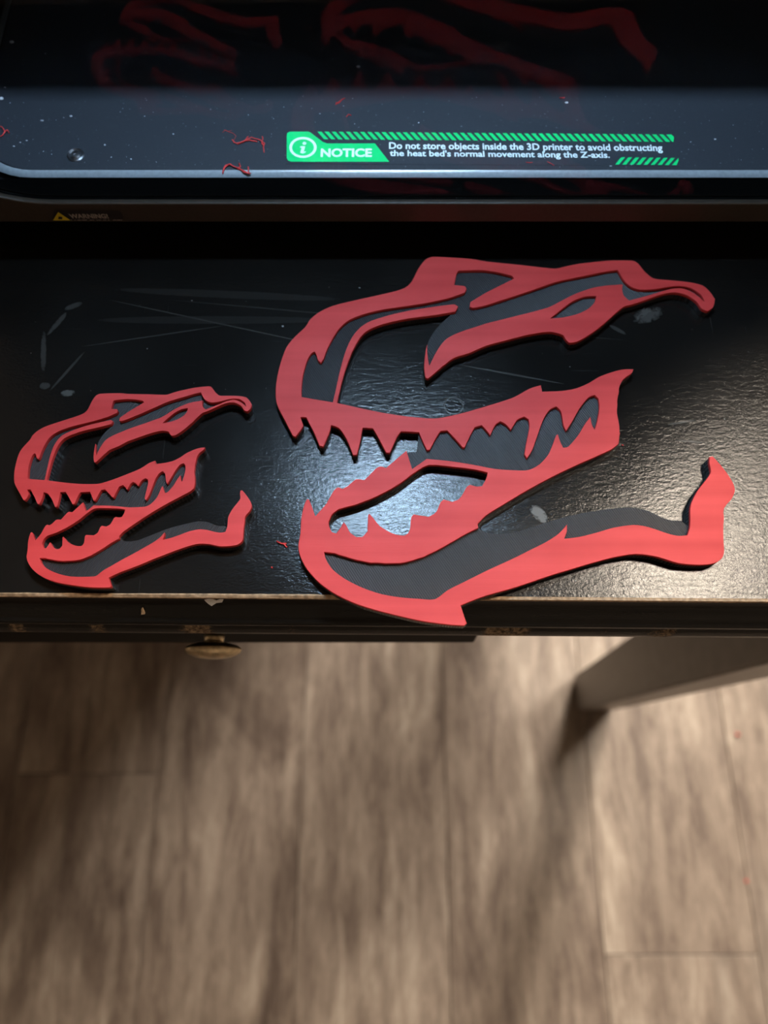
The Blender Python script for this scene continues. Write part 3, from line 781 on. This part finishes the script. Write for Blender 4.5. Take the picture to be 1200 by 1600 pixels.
bm.faces.new([bm.verts.new((*PP(475.8+3*math.cos(k*math.pi/6), 224.6-2.4*math.sin(k*math.pi/6)), ZP+.0002)) for k in range(12)])
mesh_obj('badge_symbol', bm, M['white'], note)

# warning label on the front frame's lower rail
FYP = GY-.0018
def PF(px, py, y=FYP-.00015):
    x = (px-600)/FPX; yy = (800-py)/FPX
    d = (x, yy*math.cos(PITCH)+math.sin(PITCH), yy*math.sin(PITCH)-math.cos(PITCH)); k_ = y/d[1]
    return Vector((d[0]*k_, y, CAMZ+d[2]*k_))
def facing(pts, y, name, mat, parent):
    bm = bmesh.new(); bm.faces.new([bm.verts.new(PF(a_, b_, y)) for a_, b_ in pts]); return mesh_obj(name, bm, mat, parent)
zlow = PZ0+.0011
def clampz(v): return Vector((v.x, v.y, max(v.z, zlow)))
def facing2(pts, y, name, mat, parent):
    bm = bmesh.new(); bm.faces.new([bm.verts.new(clampz(PF(a_, b_, y))) for a_, b_ in pts][::-1]); return mesh_obj(name, bm, mat, parent)
warn = facing2([(84, 328), (186, 328.5), (190, 333), (194, 344.5), (82, 344.5)], FYP-.0001, 'warning_label', M['label'], printer)
warn['label'] = 'dark hot surface warning sticker'
facing2([(91, 331.5), (111, 345.2), (83, 345.2)], FYP-.0002, 'warning_triangle', M['yellow'], warn)
facing2([(91.5, 338.2), (97.5, 339.2), (97, 343), (91, 342.2)], FYP-.0003, 'hot_symbol', M['label'], warn)
def wall_text(s_, x0, y0, x1, y1, mat, parent, bold=.035, cut=None):
    a = PF(x0, y1, FYP-.0002); b = PF(x1, y0, FYP-.0002)
    me = text_mesh(s_, a.x, a.z, b.x, b.z, 0, bold)
    bm = bmesh.new(); bm.from_mesh(me); D.meshes.remove(me)
    for v in bm.verts: v.co = Vector((v.co.x, FYP-.0002, v.co.y))
    if cut is not None:
        bmesh.ops.bisect_plane(bm, geom=bm.verts[:]+bm.edges[:]+bm.faces[:], plane_co=(0, 0, cut), plane_no=(0, 0, 1), clear_inner=True)
    return mesh_obj('lettering', bm, mat, parent)
wall_text('WARNING!', 110.5, 334, 167, 341.5, M['lgrey'], warn)
wall_text('HOT SURFACE!', 114, 343.2, 191, 350.5, M['lgrey'], warn, cut=zlow)

# ------------------------------------------------------------------ scraps of filament and dust
def strand(name, paths, z, label, r=.00022, group=None, lift=.0006):
    """tangled thread of red filament through photographed points, lying on height z"""
    o = P(paths[0][0][0], paths[0][0][1], z); bm = bmesh.new()
    for path in paths:
        pts = []
        for i, (a, b) in enumerate(path):
            x, y = P(a, b, z); pts.append(Vector((x, y, z+r*1.1+(random.uniform(0, lift) if 0 < i < len(path)-1 else 0))))
        fin = []
        for i in range(len(pts)-1):
            for k in range(3):
                q = pts[i].lerp(pts[i+1], k/3)
                fin.append(q+Vector((random.uniform(-1, 1), random.uniform(-1, 1), 0))*r*.4)
        fin.append(pts[-1]); tube(bm, fin, r, 6)
    ob = mesh_obj(name, bm, M['red'], loc=(o[0], o[1], z), smooth=True)
    tag(ob, label, 'filament scrap', group or 'loose red filament scraps'); return ob
random.seed(5)
strand('filament_scrap', [[(363, 219), (366, 224), (371, 226), (383, 222), (393, 217), (400, 219), (408, 221), (412, 225)], [(371, 226), (380, 223), (386, 218), (388, 214)], [(378, 222), (390, 220), (402, 222)], [(410, 214), (411, 220), (409, 225), (412, 229), (412, 233), (413, 239)], [(409, 222), (414, 226), (411, 230)]], ZP,
       'red stringy filament tangle on the printer floor left of the green badge')
strand('filament_scrap', [[(348, 207), (353, 204), (358, 208), (364, 209), (369, 213), (366, 219)], [(350, 203), (356, 206), (362, 204)]], ZP, 'faint thin filament thread behind the larger red tangle', r=.00009)
strand('filament_scrap', [[(348, 272), (350, 265), (353, 261), (360, 259), (367, 262), (375, 265), (381, 270), (388, 273), (392, 272)], [(348, 270), (352, 263), (361, 257)], [(370, 264), (376, 262), (374, 256)], [(388, 262), (389, 268), (388, 273)], [(372, 265), (380, 268), (390, 273)]], ZP,
       'red filament tangle lying across the bright front lip of the printer floor', r=.00028)
strand('filament_scrap', [[(524, 164), (530, 160), (535, 156), (539, 154)], [(525, 161), (529, 162), (533, 158)]], ZP, 'short red filament sliver above the striped band', r=.0002)
strand('filament_scrap', [[(541, 183), (545, 181), (549, 181)]], ZP, 'tiny red filament crumb just above the striped band', r=.00018)
strand('filament_scrap', [[(0, 198), (5, 201), (8, 206), (6, 212), (1, 214)], [(8, 206), (13, 205), (15, 209)]], ZP, 'red filament loop at the far left of the printer floor', r=.00022)
strand('filament_scrap', [[(822, 254), (828, 256), (832, 254)], [(855, 253), (860, 257), (866, 259)]], ZP, 'thin red filament threads beneath the notice lettering', r=.00012)
strand('filament_scrap', [[(874, 153), (878, 155), (882, 153)]], ZP, 'tiny red filament crumb behind the notice text', r=.0002)
strand('filament_scrap', [[(433, 846), (437, 849), (442, 850), (448, 850)], [(442, 849), (446, 853), (449, 855)]], DESK, 'small red filament curl on the desk between the two skulls', r=.0003)
strand('filament_scrap', [[(424, 886), (426, 888)]], DESK, 'red crumb of filament on the desk below the small curl', r=.0003)
strand('filament_scrap', [[(971, 695), (974, 696)]], DESK, 'red crumb of filament beside the jaw hinge of the large skull', r=.00022)
strand('filament_scrap', [[(1149, 1147), (1153, 1148)]], 0, 'small red scrap on the floor planks right of the desk leg', r=.002)
strand('filament_scrap', [[(1164, 1376), (1167, 1377)]], 0, 'small red scrap on the floor planks nearer the viewer', r=.0014)

random.seed(21)
def specks(name, pts, z, label):
    bm = bmesh.new()
    for px, py, r in pts:
        x, y = P(px, py, z)
        q = bmesh.ops.create_icosphere(bm, subdivisions=1, radius=r)
        s1, s2 = random.uniform(.6, 1.5), random.uniform(.5, 1.0)
        for v in q['verts']: v.co = Vector((x+v.co.x*s1, y+v.co.y*s2, z+r*.4+v.co.z*.4))
    o = mesh_obj(name, bm, M['dust'], loc=(0, 0, z)); tag(o, label, 'dust', kind='stuff'); return o
pl = [(560, 105, .0008), (885, 161, .0006), (19, 67, .0012), (2, 155, .001), (66, 189, .0006), (111, 182, .0005), (271, 210, .0005), (32, 223, .0004), (42, 220, .0004), (22, 229, .0005), (68, 237, .0004),
      (205, 249, .0004), (174, 246, .0004), (164, 227, .0005), (188, 175, .0003), (192, 170, .0003), (226, 182, .0003), (388, 180, .0003), (954, 260, .0005), (1117, 218, .0004), (1079, 222, .0003), (8, 137, .0004), (71, 84, .0003), (16, 161, .0003), (654, 192, .0003), (500, 178, .0003)]
for i in range(150): pl.append((random.uniform(5, 1195), random.uniform(150, 262), random.uniform(.00008, .0002)))
specks('dust_specks', pl, ZP, 'pale dust specks scattered over the inner floor of the printer')
dk = [(442, 510, .0004), (230, 545, .0002), (520, 576, .0003), (562, 450, .0003), (300, 470, .0003)]
for i in range(70): dk.append((random.uniform(5, 1195), random.uniform(420, 920), random.uniform(.00006, .00016)))
specks('dust_specks', dk, DESK, 'tiny pale dust specks scattered over the black desk top')
